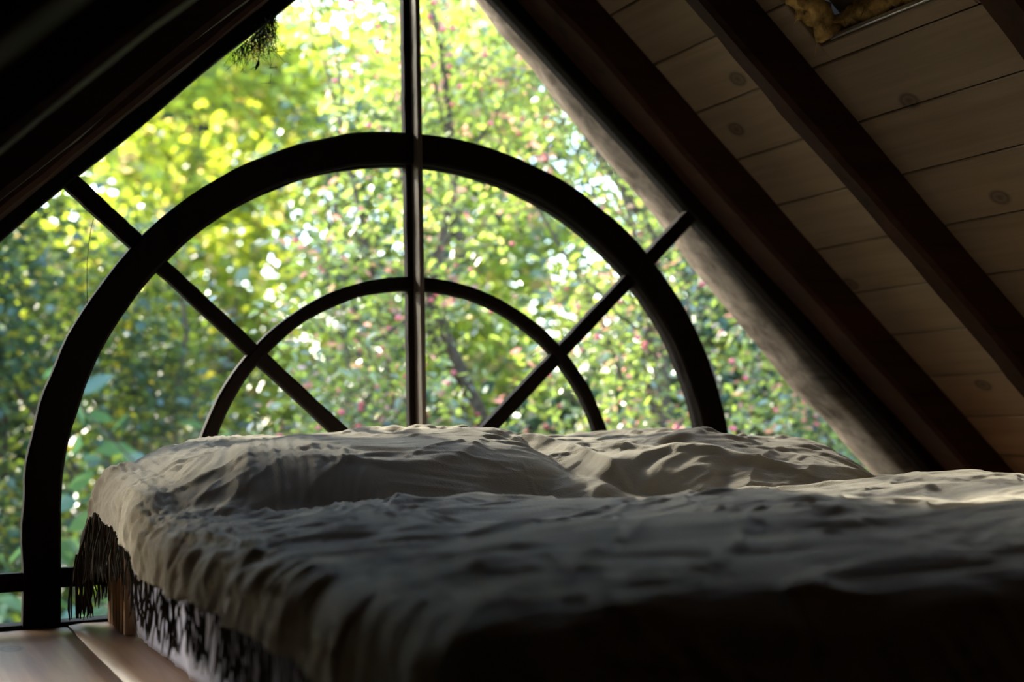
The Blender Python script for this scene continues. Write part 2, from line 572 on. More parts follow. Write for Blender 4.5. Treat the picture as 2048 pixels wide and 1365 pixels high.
# roof window hole
rw = empty('window_2')
tag(rw, 'opening for a roof window cut through the pine ceiling boards', None, None, 'structure')
def shaft(name, s0, s1, h0, h1, y0, y1, m, bev=0.002):
    v, f = slope_box(1, s0, s1, h0, h1, y0, y1, bev)
    return obj(name, mesh(name, v, f, m), rw)
shaft('jamb', SK1 + 0.022, SK1 + 0.045, HB + 0.023, HB + 0.2, SKY0, SKY1, M['board'])
shaft('jamb', SK0 - 0.02, SK0, HB + 0.023, HB + 0.2, SKY0, SKY1, M['board'])
shaft('jamb', SK0, SK1, HB + 0.023, HB + 0.2, SKY1 + 0.028, SKY1 + 0.05, M['board'])
shaft('jamb', SK0, SK1, HB + 0.023, HB + 0.2, SKY0 - 0.05, SKY0 - 0.028, M['board'])
shaft('flashing', SK1 - 0.004, SK1 + 0.018, HB + 0.012, HB + 0.034, SKY0 + 0.01, SKY1 - 0.03, M['metal']).__setitem__('label', 'pale metal strip along the lower edge')
shaft('lining_board', 0.72, SK1 - 0.012, HB + 0.105, HB + 0.125, SKY0 + 0.004, SKY1 - 0.004, M['board'])
shaft('lining_board', 0.50, 0.712, HB + 0.110, HB + 0.130, SKY0 + 0.004, SKY1 - 0.004, M['board'])
# torn insulation batts around the hole
def wool(name, s0, s1, y0, y1, h0, h1, seed):
    rng = np.random.default_rng(seed)
    ns, nh = 26, 9
    long_y = abs(y1 - y0) > abs(s1 - s0)
    v = []; f = []
    ring = 14
    for i in range(40):
        t = i / 39
        if long_y: c = np.array(((s0 + s1) / 2, y0 + (y1 - y0) * t))
        else: c = np.array((s0 + (s1 - s0) * t, (y0 + y1) / 2))
        hw = (abs(s1 - s0) if long_y else abs(y1 - y0)) / 2
        for k in range(ring):
            a = 2 * math.pi * k / ring
            rr = 1 + 0.45 * float(noise(i * 0.55, k * 0.9, seed)) + 0.25 * rng.normal() * 0.6
            off = hw * rr * math.cos(a); hh = (h0 + h1) / 2 + (h1 - h0) / 2 * rr * math.sin(a)
            s, y = (c[0] + off, c[1]) if long_y else (c[0], c[1] + off)
            v.append(slope_pt(1, s, hh, y))
    for i in range(39):
        for k in range(ring): f.append((i * ring + k, i * ring + (k + 1) % ring, (i + 1) * ring + (k + 1) % ring, (i + 1) * ring + k))
    # loose fibres
    parts = [(v, f)]
    for q in range(60):
        t = rng.random()
        s = s0 + (s1 - s0) * (rng.random() if long_y else t); y = y0 + (y1 - y0) * (t if long_y else rng.random())
        p = [slope_pt(1, s, h0 + 0.01, y)]
        p = np.array(p[0]); d = np.array((rng.normal() * .4, rng.normal() * .4, -0.6 - rng.random()))
        L = 0.012 + 0.02 * rng.random()
        parts.append(tube([p, p + d * L * .5, p + d * L + rng.normal(size=3) * 0.004], [0.0012, 0.001, 0.0005], 3))
    V, F = join(parts)
    return obj(name, mesh(name, V, F, M['insulation'], True), rw)
wool('insulation', SK1 - 0.030, SK1 + 0.015, SKY0 + 0.02, SKY1 - 0.02, HB + 0.045, HB + 0.10, 3)
wool('insulation', SK0 + 0.05, SK1 - 0.005, SKY1 - 0.045, SKY1 + 0.010, HB + 0.006, HB + 0.085, 5)
v, f = slope_box(1, SK0 - 0.02, SK1 + 0.02, HB + 0.205, HB + 0.211, SKY0 - 0.02, SKY1 + 0.02)
obj('pane', mesh('pane', v, f, M['glass']), rw)

# ------------------------------------------------------------------ gable window
win = empty('window_1')
tag(win, 'large arched gable window with dark glazing bars and dusty panes', None, None, 'structure')
RO, RI, R2 = 1.0, 0.9157, 0.5909
BA = 0.7454                        # angle of the slanting bars above level
ZT = Z0 - 0.1334                   # transom


def wpart(name, vf, m=None, smooth_=False, label=None):
    o = obj(name, mesh(name, vf[0], vf[1], m or M['frame'], smooth_), win)
    if label: o['label'] = label
    return o


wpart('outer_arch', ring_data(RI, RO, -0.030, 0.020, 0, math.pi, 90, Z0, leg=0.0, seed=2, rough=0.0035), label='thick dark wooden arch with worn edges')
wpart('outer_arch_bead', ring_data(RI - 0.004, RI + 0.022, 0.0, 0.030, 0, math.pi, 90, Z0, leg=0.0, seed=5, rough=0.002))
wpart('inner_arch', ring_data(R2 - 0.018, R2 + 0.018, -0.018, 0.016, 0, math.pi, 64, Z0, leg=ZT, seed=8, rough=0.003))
# T-shaped mullion: flat bar at the glass, thin rib standing into the room
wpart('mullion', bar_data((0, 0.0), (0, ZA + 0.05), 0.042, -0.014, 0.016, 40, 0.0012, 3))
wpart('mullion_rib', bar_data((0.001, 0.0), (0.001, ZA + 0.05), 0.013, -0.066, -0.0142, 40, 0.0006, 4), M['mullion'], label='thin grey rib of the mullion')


def roof_hit(dirx, dirz):
    """distance from the arch centre to the gable line along a direction"""
    return (ZA - Z0) / (dirz + SL * abs(dirx))


for sx in (-1, 1):
    d = (sx * math.cos(BA), math.sin(BA))
    re = roof_hit(*d) + 0.02
    P = lambda r: (d[0] * r, Z0 + d[1] * r)
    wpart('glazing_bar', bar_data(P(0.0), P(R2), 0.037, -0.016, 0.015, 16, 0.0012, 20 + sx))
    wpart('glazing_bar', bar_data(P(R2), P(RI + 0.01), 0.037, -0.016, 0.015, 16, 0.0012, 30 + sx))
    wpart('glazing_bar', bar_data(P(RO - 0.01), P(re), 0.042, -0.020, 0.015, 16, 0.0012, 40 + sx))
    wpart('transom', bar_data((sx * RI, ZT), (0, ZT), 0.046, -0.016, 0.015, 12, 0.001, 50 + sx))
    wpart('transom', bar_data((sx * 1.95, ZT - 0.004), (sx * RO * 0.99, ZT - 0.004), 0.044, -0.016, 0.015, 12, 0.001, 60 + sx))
    # gable head: sloping frame piece
    e = []
    n = 40
    for i in range(n):
        s = -0.02 + 2.72 * i / (n - 1)
        jj = 0.0035 * float(noise(s * 4, sx * 3.0, 9))
        e.append((s, jj))
    v = []; f = []
    for s, jj in e:
        for y, h in ((-0.034, 0.004 + jj), (-0.028, jj), (0.030, jj), (0.030, 0.36), (-0.034, 0.36)):
            v.append(slope_pt(sx, s, h, y))
    for i in range(n - 1):
        for k in range(5):
            q = (i * 5 + k, i * 5 + (k + 1) % 5, (i + 1) * 5 + (k + 1) % 5, (i + 1) * 5 + k)
            f.append(q if sx < 0 else tuple(reversed(q)))
    f.append((0, 1, 2, 3, 4)); f.append(tuple((n - 1) * 5 + k for k in range(4, -1, -1)))
    wpart('gable_frame', (v, f))
v, f = box_data(-2.0, 2.0, -0.016, 0.05, -0.03, 0.006)
wpart('sill', (v, f))


def arc(r, a0, a1, n=24):
    return [(r * math.cos(a), Z0 + r * math.sin(a)) for a in np.linspace(a0, a1, n)]


def pane(poly, k):
    vf = prism(poly, -0.002, 0.002)
    me = mesh('pane', vf[0], vf[1], M['glass'])
    return obj('pane', me, win)


H = math.pi / 2
RM = (RO + RI) / 2


def gz(x): return ZA - SL * abs(x) + 0.03


npn = 0
for sx in (-1, 1):
    fl = lambda pts: [(sx * x, z) for x, z in pts]
    pane(fl([(0, Z0)] + arc(R2, BA, H)), 0)
    pane(fl([(0, Z0)] + arc(R2, BA, 0) + [(R2, ZT), (0, ZT)]), 1)
    pane(fl(arc(R2, BA, H) + arc(RM, H, BA)), 2)
    pane(fl(arc(RM, BA, 0) + [(RM, ZT), (R2, ZT)] + arc(R2, 0, BA)), 3)
    t = roof_hit(math.cos(BA), math.sin(BA)) + 0.02
    pane(fl(arc(RM, BA, H) + [(0, ZA + 0.03), (math.cos(BA) * t, Z0 + math.sin(BA) * t)]), 4)
    xr = (ZA + 0.03 - ZT) / SL
    pane(fl(arc(RM, BA, 0) + [(RM, ZT), (xr, ZT), (math.cos(BA) * t, Z0 + math.sin(BA) * t)]), 5)
    pane(fl([(0, 0), (RM, 0), (RM, ZT), (0, ZT)]), 6)
    pane(fl([(RM, 0), ((ZA + 0.03) / SL, 0), (xr, ZT), (RM, ZT)]), 7)

# weathered beam under the verge, outside the glass
bx = [(0.10, 0.075), (0.276, 0.061), (0.357, 0.045), (0.446, 0.047), (0.554, 0.028), (0.696, 0.019), (0.824, 0.018), (0.913, 0.005), (0.949, -0.002),
      (1.02, -0.016), (1.132, -0.024), (1.254, -0.033), (1.387, -0.049), (1.509, -0.036), (1.596, -0.043), (1.703, -0.043), (2.0, -0.05)]


def verge_beam(side, label):
    v = []; f = []
    ss = np.linspace(0.10, 2.0, 60)
    hs = np.interp(ss, [q[0] for q in bx], [q[1] for q in bx])
    for i, (x, h) in enumerate(zip(ss, hs)):
        s = x * NL - 0.0
        s = (x - h * SL / NL) * NL
        j = 0.006 * float(noise(x * 7, 2.2, 77))
        for (y, hh) in ((0.038, h + 0.015 + j), (0.055, h + 0.004 + j), (0.12, h - 0.001), (0.185, h + 0.001), (0.20, h + 0.012), (0.215, h + 0.2), (0.038, h + 0.2)):
            v.append(slope_pt(side, s, hh, y))
    m = 7
    for i in range(len(ss) - 1):
        for k in range(m):
            q = (i * m + k, i * m + (k + 1) % m, (i + 1) * m + (k + 1) % m, (i + 1) * m + k)
            f.append(q if side < 0 else tuple(reversed(q)))
    f.append(tuple(range(m))); f.append(tuple((len(ss) - 1) * m + k for k in range(m - 1, -1, -1)))
    o = obj('verge_beam', mesh('verge_beam', v, f, M['beam'], True))
    tag(o, label, 'beam', None, 'structure')


verge_beam(1, 'rough weathered beam sloping outside the right half of the window')

# ------------------------------------------------------------------ bed
XL, XR, YF, YN = -0.80, 1.02, -0.10, -2.26


def bump2(x, y, cx, cy, hx, hy, p=2.6, front=1.95):
    h2 = np.where(y < cy, hy * front, hy)
    q = (np.abs((x - cx) / hx) ** p + np.abs((y - cy) / h2) ** p)
    return smooth(np.clip(1 - q, 0, 1) ** 0.62)


def ridged(u, v, seed, oct=3):
    a = 1.0; t = 0; s = 0
    for i in range(oct):
        n_ = 1 - np.abs(noise(u * 2 ** i, v * 2 ** i, seed + i)) * 1.7
        t = t + a * n_; s += a; a *= 0.5
    return t / s


_cr = np.random.default_rng(31)
CREASES = []
for _i in range(270):
    _x, _y = _cr.uniform(XL - 0.16, XR), _cr.uniform(YN - 0.1, YF - 0.05)
    if _i > 230: _x = _cr.uniform(XL - 0.16, XL + 0.10)
    _left = max(0.0, min(1.0, (-0.35 - _x) / 0.40)) * max(0.0, min(1.0, (_y + 1.9) / 0.5))
    _th = _cr.normal() * 0.38 + (0.08 if _y < -0.8 else -0.15) + _left * (0.55 + 0.5 * _cr.random()) * (1 if _x > XL + 0.06 else -0.55)
    _big = _cr.random() ** 2.2
    CREASES.append((_x, _y, _th, 0.10 + 0.34 * _cr.random(), 0.009 + 0.026 * _big, (0.0035 + 0.0085 * _big) * (0.62 if _x < -0.5 else 1.0) * (1 if _cr.random() < 0.72 else -0.8), _cr.normal() * 1.6, 0.45 + 0.5 * _cr.random()))


def creases(x, y):
    z = np.zeros_like(x)
    for (cx, cy_, th, ln, w, am, cur, asym) in CREASES:
        dx, dy = x - cx, y - cy_
        u = dx * math.cos(th) + dy * math.sin(th); v = -dx * math.sin(th) + dy * math.cos(th)
        k = (np.abs(u) < ln * 1.02) & (np.abs(v) < 0.20)
        if not k.any(): continue
        uu, vv = u[k], v[k] - cur * u[k] ** 2
        ww = np.where(vv > 0, w, w * asym)
        t = np.clip(1 - (uu / ln) ** 2, 0, 1)
        z[k] += am * t * np.exp(-(vv / (ww * (0.5 + 0.5 * t))) ** 2)
    return z


def top_height(x, y):
    base = 0.291 + 0.0 * x
    pl = bump2(x, y, -0.40, -0.37, 0.50, 0.33)
    pr = bump2(x, y, 0.44, -0.37, 0.52, 0.33)
    pil = np.maximum(0.136 * pl, 0.126 * pr)
    pil = pil + 0.105 * np.exp(-((x + 0.02) / 0.20) ** 2) * bump2(x, y, 0, -0.37, 0.6, 0.31) * (1 - np.maximum(pl, pr) * 0.75)
    z = base + pil
    # duvet mounds
    z = z + 0.026 * smooth((-0.86 - y) / 0.34) * smooth((y + 2.30) / 0.5) * smooth((x + 0.86) / 0.28) * smooth((1.12 - x) / 0.3)
    z = z + 0.022 * np.exp(-((x + 0.52) / 0.22) ** 2 - ((y + 0.92) / 0.16) ** 2)
    z = z + 0.016 * np.exp(-((x - 0.75) / 0.30) ** 2 - ((y + 1.05) / 0.22) ** 2)
    z = z + 0.014 * noise(x * 2.3 + 3, y * 2.0, 41) + 0.009 * noise(x * 4.7, y * 4.1 + 2, 42)
    return z


def wrinkle(x, y):
    # wrinkles, running mostly across the bed and fanning towards the left hem
    th = 0.10 + 0.25 * noise(x * 1.1, y * 1.2, 43) + 0.80 * smooth((-0.42 - x) / 0.30) * smooth((y + 1.75) / 0.9) * (1 - 1.6 * smooth((XL + 0.04 - x) / 0.12))
    wx = x + 0.05 * noise(x * 3.1, y * 3.4, 51); wy = y + 0.05 * noise(x * 3.3 + 9, y * 3.0, 52)
    u = wx * np.cos(th) + wy * np.sin(th); v = -wx * np.sin(th) + wy * np.cos(th)
    fold = ridged(u * 1.9, v * 7.5, 61, 3)
    fine = ridged(u * 5.0 + 3, v * 23.0, 71, 2)
    m = 0.55 + 0.45 * noise(x * 2.0, y * 2.2, 81)
    micro = ridged(u * 9.0 + 7, v * 46.0, 76, 2)
    ef = (1 - 0.35 * smooth((x - 0.45) / 0.3) * smooth((-0.65 - y) / 0.2))
    return ef * (0.013 * (fold - 0.5) * m + 0.0050 * (fine - 0.5) * (0.5 + 0.5 * m) + 0.0024 * (micro - 0.5) + creases(x, y))


def blanket_pt(a, b):
    cx = np.clip(a, XL, XR); cyy = np.clip(b, YN, YF)
    dx = a - cx; dy = b - cyy
    s = np.hypot(dx, dy) + 1e-9
    ux = dx / s; uy = dy / s
    Hh = top_height(cx, cyy)
    W = wrinkle(a, b)
    r = 0.070
    q = np.pi * r / 2
    ph = np.clip(s, 0, q) / r
    over = np.clip(s - q, 0, None)
    out = r * np.sin(ph) + over * 0.14
    drop = r * (1 - np.cos(ph)) + over * 0.985
    # hanging folds
    per = cyy * 1.0 - cx * 1.0 + np.arctan2(dy, -dx) * 0.10
    amp = smooth(s / 0.16)
    skew = per + 0.75 * drop
    fo = 0.10 * np.sin(skew * 44 + 3.2 * noise(per * 4, s * 3, 91)) + 0.6 * noise(skew * 14, s * 2.0, 92) + 0.5 * noise(skew * 45, s * 5, 93) + 0.25 * noise(skew * 90, s * 9, 95)
    out = out + 0.008 * amp * (fo + 0.4)
    drop = drop + 0.010 * amp * noise(per * 6, 3.3, 94)
    out = np.where(s > 1e-6, out, 0) + W * np.sin(ph)
    Hh = Hh + W * np.cos(ph)
    return np.stack([cx + ux * out, cyy + uy * out, Hh - np.where(s > 1e-6, drop, 0)], -1)


A0, A1, B0, B1 = XL - 0.148, XR + 0.20, YN - 0.30, YF + 0.145
na, nb = 460, 560
aa = np.linspace(A0, A1, na); bb = np.linspace(B0, B1, nb)
GA, GB = np.meshgrid(aa, bb, indexing='ij')
Pg = blanket_pt(GA, GB)
verts = Pg.reshape(-1, 3)
idx = np.arange(na * nb).reshape(na, nb)
faces = np.stack([idx[:-1, :-1], idx[1:, :-1], idx[1:, 1:], idx[:-1, 1:]], -1).reshape(-1, 4)
bme = fast_mesh('blanket', verts, faces, M['blanket'], True)
uvl = bme.uv_layers.new(name='UVMap')
uvs = np.stack([GA, GB], -1).reshape(-1, 2)[faces.ravel()]
uvl.data.foreach_set('uv', np.ascontiguousarray(uvs, dtype=np.float32).ravel())
blanket = obj('blanket', bme)
sd = blanket.modifiers.new('thickness', 'SOLIDIFY'); sd.thickness = 0.004; sd.offset = -1
tag(blanket, 'taupe woven wool blanket with fringed hem spread over the whole bed', 'blanket')

# fringe: each knotted strand a part
strands = []
for q in range(12):
    rng = np.random.default_rng(200 + q)
    L = 1.0
    n = 7
    x = y = 0.0
    path = []
    ph, am = rng.random() * 6, 0.03 + 0.05 * rng.random()
    for i in range(n):
        t = i / (n - 1)
        path.append((am * math.sin(ph + t * 4) - am * math.sin(ph), am * math.cos(ph * 1.7 + t * 3.3) - am * math.cos(ph * 1.7), -t))
    rad = [0.022, 0.025, 0.021, 0.024, 0.022, 0.026, 0.012]
    v, f = tube(path, rad, 4)
    strands.append(mesh('tassel', v, f, M['yarn'], True))


def add_tassel(p, L, rng):
    o = obj('tassel', strands[int(rng.integers(0, 12))], blanket)
    o.location = p
    o.scale = (L * 0.72, L * 0.72, L)
    o.rotation_euler = (rng.normal() * 0.07, rng.normal() * 0.07, rng.random() * 6.28)


rng = np.random.default_rng(5)
hb = np.linspace(B1 - 0.005, -2.0, 240)
hp = blanket_pt(np.full_like(hb, A0), hb)
for p, b_ in zip(hp, hb):
    L = min(0.074 + 0.022 * rng.random() + 0.055 * max(0.0, min(1.0, (b_ + 0.62) / 0.3)), max(0.04, p[2] - 0.012))
    add_tassel((p[0] + rng.normal() * 0.003, p[1] + rng.normal() * 0.003, p[2] + 0.003), L, rng)
ha = np.linspace(A0 + 0.004, XL + 0.10, 44)
hp = blanket_pt(ha, np.full_like(ha, B1))
for p in hp:
    L = min(0.10 + 0.04 * rng.random(), max(0.04, p[2] - 0.012))
    add_tassel((p[0] + rng.normal() * 0.004, p[1] + rng.normal() * 0.004, p[2] + 0.003), L, rng)


# mattress in its white sheet
def rounded_slab(x0, x1, y0, y1, z0, z1, r, n=10):
    """vertical sides with rounded plan corners and crumpled cloth"""
    per = []
    def corner(cx, cy_, a0):
        for i in range(n + 1):
            a = a0 + (math.pi / 2) * i / n
            per.append((cx + r * math.cos(a), cy_ + r * math.sin(a), math.cos(a), math.sin(a)))
    def side(p, q, k):
        for i in range(1, k):
            t = i / k
            per.append((p[0] + (q[0] - p[0]) * t, p[1] + (q[1] - p[1]) * t, q[2], q[3]))
    corner(x1 - r, y1 - r, 0)
    side((x1 - r, y1), (x0 + r, y1, 0, 1), 40)
    corner(x0 + r, y1 - r, math.pi / 2)
    side((x0, y1 - r), (x0, y0 + r, -1, 0), 120)
    corner(x0 + r, y0 + r, math.pi)
    side((x0 + r, y0), (x1 - r, y0, 0, -1), 40)
    corner(x1 - r, y0 + r, 1.5 * math.pi)
    side((x1, y0 + r), (x1, y1 - r, 1, 0), 40)
    m = len(per); rows = 18
    v = []; f = []
    for k in range(rows):
        t = k / (rows - 1); z = z0 + (z1 - z0) * t
        bulge = 0.010 * math.sin(math.pi * t) - 0.012 * (t > 0.95)
        for i, (x, y, nx, ny) in enumerate(per):
            w = 0.006 * float(noise(y * 16 + x * 16 + z * 6, z * 9, 17)) + 0.004 * (1 - abs(float(noise(y * 22 - z * 12 + x * 20, z * 7 + y * 5, 18))) * 2)
            v.append((x + nx * (bulge + w), y + ny * (bulge + w), z))
    for k in range(rows - 1):
        for i in range(m): f.append((k * m + i, k * m + (i + 1) % m, (k + 1) * m + (i + 1) % m, (k + 1) * m + i))
    f.append(tuple(range(m - 1, -1, -1))); f.append(tuple((rows - 1) * m + i for i in range(m)))
    return v, f


v, f = rounded_slab(-0.792, 1.0, -2.24, -0.300, 0.006, 0.235, 0.05)
mat_o = obj('mattress', mesh('mattress', v, f, M['sheet'], True))
tag(mat_o, 'mattress in a crumpled white fitted sheet lying under the taupe blanket', 'mattress')

# low slatted bed head beside the window
bf = empty('bed_head', (-0.70, -0.15, 0))
tag(bf, 'low bed head of pale wooden slats between mattress and window', 'bed head')
for k in range(6):
    yy = -0.258 + k * 0.043
    n = 10
    v = [(-0.015 * math.cos(a), 0.0125 * math.sin(a), z) for z in (0.0, 0.21) for a in np.linspace(0, 2 * math.pi, n, endpoint=False)]
    f = [(i, (i + 1) % n, n + (i + 1) % n, n + i) for i in range(n)] + [tuple(range(n - 1, -1, -1)), tuple(range(n, 2 * n))]
    o = obj('slat', mesh('slat', v, f, M['slat']), bf)
    o.location = (-0.795 + 0.70, yy + 0.15, 0.001)
v, f = box_data(-0.015, 1.55, -0.115, 0.085, 0.001, 0.21, 0.006)
obj('panel', mesh('panel', v, f, M['slat']), bf)

# ------------------------------------------------------------------ outdoors
v, f = [], []
ng = 40
for i in range(ng + 1):
    for j in range(ng + 1):
        x = -20 + 44 * i / ng; y = 0.6 + 30 * j / ng
        v.append((x, y, -2.3 + 0.25 * float(noise(x * 0.3, y * 0.3, 3)) + 0.10 * max(0, y - 8)))
for i in range(ng):
    for j in range(ng): f.append((i * (ng + 1) + j, (i + 1) * (ng + 1) + j, (i + 1) * (ng + 1) + j + 1, i * (ng + 1) + j + 1))
tag(obj('ground', mesh('ground', v, f, M['soil'], True)), 'woodland ground below the window', None, None, 'structure')


def leaf_template(width, fold=0.10):
    """leaf of length 1 along +x, folded at the midrib: 4 triangles"""
    w = width / 2
    V = np.array([(0, 0, 0), (0.30, w, fold * w * 2), (0.68, w * 0.78, fold * w * 2), (1, 0, -0.06), (0.68, -w * 0.78, fold * w * 2), (0.30, -w, fold * w * 2)])
    F = np.array([(0, 3, 2, 1), (0, 5, 4, 3)])
    return V, F


def leaf_cloud(pts, sizes, width, rng, up=0.55, droop=0.3):
    V, F = leaf_template(width)
    n = len(pts)
    nrm = rng.normal(size=(n, 3)); nrm /= np.linalg.norm(nrm, axis=1)[:, None]
    nrm[:, 2] = np.abs(nrm[:, 2]) + up
    nrm /= np.linalg.norm(nrm, axis=1)[:, None]
    d = rng.normal(size=(n, 3)); d[:, 2] -= droop
    d -= nrm * (d * nrm).sum(1)[:, None]; d /= np.linalg.norm(d, axis=1)[:, None]
    e = np.cross(nrm, d)
    P = pts[:, None, :] + sizes[:, None, None] * (V[None, :, 0:1] * d[:, None, :] + V[None, :, 1:2] * e[:, None, :] + V[None, :, 2:3] * nrm[:, None, :])
    faces = (F[None] + (np.arange(n) * len(V))[:, None, None]).reshape(-1, 4)
    return P.reshape(-1, 3), faces, d, e, nrm


def crown_points(centres, radii, n_cl, per, rng, spread):
    out = []
    tot = sum(r[0] * r[1] * r[2] for r in radii)
    cl = []
    for c, r in zip(centres, radii):
        k = max(3, int(n_cl * r[0] * r[1] * r[2] / tot))
        u = rng.normal(size=(k, 3)); u /= np.linalg.norm(u, axis=1)[:, None]
        rad = rng.random(k) ** 0.45
        cl.append(np.array(c) + u * rad[:, None] * np.array(r))
    cl = np.concatenate(cl)
    base = np.repeat(cl, per, axis=0)
    pts = base + rng.normal(size=base.shape) * np.array(spread)
    return pts, cl


def plant(name, label, cat, base, centres, radii, n_cl, per, leaf_len, width, matn, seed, spread=(0.12, 0.12, 0.09), up=0.55,
          trunk=0.06, n_branch=14, leaf_parts=0, group=None, droop=0.3):
    rng = np.random.default_rng(seed)
    root = empty(name, base)
    tag(root, label, cat, group)
    B = np.array(base, float)
    pts, cl = crown_points(centres, radii, n_cl, per, rng, spread)
    sizes = leaf_len * (0.6 + 0.7 * rng.random(len(pts)))
    if leaf_parts:
        # the ones nearest to the window become parts of their own
        dist = np.hypot(pts[:, 0] - CAM.x, pts[:, 1] - CAM.y)
        el = (pts[:, 2] - CAM.z) / dist
        az = np.arctan2(pts[:, 0] - CAM.x, pts[:, 1] - CAM.y) - YAW
        vis = (np.abs(az) < 0.33) & (el < 0.30) & (el > -0.17)
        order = np.argsort(np.where(vis, dist - sizes * 6, 1e9))[:leaf_parts]
        keep = np.ones(len(pts), bool); keep[order] = False
    else:
        keep = np.ones(len(pts), bool); order = []
    P, F, *_ = leaf_cloud(pts[keep] - B, sizes[keep], width, rng, up, droop)
    fo = obj('foliage', fast_mesh('foliage', P, F, M[matn]), root)
    fo['kind'] = 'stuff'
    if len(order):
        V, Fq = leaf_template(width)
        metas = []
        for q in range(4):
            V2 = V * np.array((1, 0.85 + 0.1 * q, 1))
            metas.append(fast_mesh('leaf', V2, Fq, M[matn]))
        for i in order:
            o = obj('leaf', metas[int(rng.integers(0, 4))], root)
            nrm = Vector(rng.normal(size=3)); nrm.z = abs(nrm.z) + up; nrm.normalize()
            d = Vector(rng.normal(size=3)); d.z -= droop; d = (d - nrm * d.dot(nrm)).normalized()
            e = nrm.cross(d)
            o.matrix_local = Matrix(((d.x, e.x, nrm.x, pts[i][0] - B[0]), (d.y, e.y, nrm.y, pts[i][1] - B[1]), (d.z, e.z, nrm.z, pts[i][2] - B[2]), (0, 0, 0, 1))) @ Matrix.Scale(float(sizes[i]), 4)
    # stems and branches
    cc = np.mean(np.array(centres), axis=0)
    top = max(c[2] + r[2] * 0.6 for c, r in zip(centres, radii))
    path = [np.array((0, 0, -0.1))]
    for t in np.linspace(0.15, 1, 8):
        path.append(np.array(((cc[0] - B[0]) * t + 0.10 * rng.normal(), (cc[1] - B[1]) * t + 0.10 * rng.normal(), (top - B[2]) * t)))
    v, f = tube(path, [trunk * (1 - 0.85 * i / 8) for i in range(9)], 7)
    obj('trunk', mesh('trunk', v, f, M['bark'], True), root)
    for k in range(n_branch):
        tgt = cl[int(rng.integers(0, len(cl)))] - B
        t = 0.2 + 0.6 * rng.random(); j = int(t * 8)
        st = path[j]
        mid = (st + tgt) / 2 + rng.normal(size=3) * 0.12 + np.array((0, 0, 0.10))
        r0 = trunk * 0.42 * (1 - 0.6 * t)
        v, f = tube([st, (st + mid) / 2 + rng.normal(size=3) * 0.03, mid, (mid + tgt) / 2 + rng.normal(size=3) * 0.04, tgt], [r0, r0 * 0.8, r0 * 0.62, r0 * 0.42, r0 * 0.2], 5)
        obj('branch', mesh('branch', v, f, M['bark'], True), root)
    return root, pts, cl, rng


GZ = -2.2
# berry-bearing shrubs on the right, close to the window
sp = []
SG = 'berry shrubs outside the window'
sp.append(plant('spindle_shrub', 'tall sunlit shrub dotted with pink berries behind the centre mullion', 'shrub', (1.1, 2.5, GZ),
                [(0.85, 2.4, 0.8), (1.2, 2.45, 1.9), (0.8, 2.5, 2.5), (1.0, 2.4, -0.4)], [(0.70, 0.32, 0.85), (0.66, 0.32, 0.75), (0.55, 0.32, 0.6), (0.8, 0.4, 0.9)],
                400, 24, 0.057, 0.46, 'leaf_spindle', 101, (0.10, 0.10, 0.08), leaf_parts=150, group=SG))
sp.append(plant('spindle_shrub', 'leafy berry shrub seen through the right half of the arch', 'shrub', (2.2, 2.2, GZ),
                [(1.9, 2.1, 0.65), (2.1, 2.2, 1.5), (1.85, 2.0, -0.3), (1.75, 2.25, 2.15)], [(0.64, 0.32, 0.75), (0.55, 0.32, 0.62), (0.75, 0.4, 0.75), (0.62, 0.32, 0.45)],
                400, 24, 0.052, 0.46, 'leaf_spindle', 102, (0.10, 0.10, 0.08), leaf_parts=150, group=SG))
sp.append(plant('spindle_shrub', 'berry shrub low beside the weathered beam, right of the arch', 'shrub', (3.05, 2.0, GZ),
                [(2.85, 2.0, 0.32), (3.05, 2.15, 0.95), (2.8, 2.0, -0.5)], [(0.62, 0.34, 0.66), (0.5, 0.34, 0.5), (0.75, 0.4, 0.75)],
                340, 24, 0.049, 0.46, 'leaf_spindle', 103, (0.10, 0.10, 0.08), leaf_parts=120, group=SG))
import bmesh
bm = bmesh.new(); bmesh.ops.create_icosphere(bm, subdivisions=1, radius=1)
for fc in bm.faces: fc.smooth = True
berry_me = bpy.data.meshes.new('berry'); bm.to_mesh(berry_me); bm.free(); berry_me.materials.append(M['berry'])
for (root, pts, cl, rng), nb_ in zip(sp, (200, 200, 140)):
    B = np.array(root.location)
    front = cl[np.argsort(cl[:, 1] + 0.3 * rng.random(len(cl)))][: int(len(cl) * 0.55)]
    front = front[(front[:, 2] > -0.4)]
    for q in range(nb_):
        c = front[int(rng.integers(0, len(front)))]
        o = obj('berry', berry_me, root)
        p = c - B + rng.normal(size=3) * np.array((0.10, 0.08, 0.08)) + np.array((0, -0.05, 0))
        o.location = p
        s = 0.010 + 0.007 * rng.random()
        o.scale = (s, s, s * 0.9)

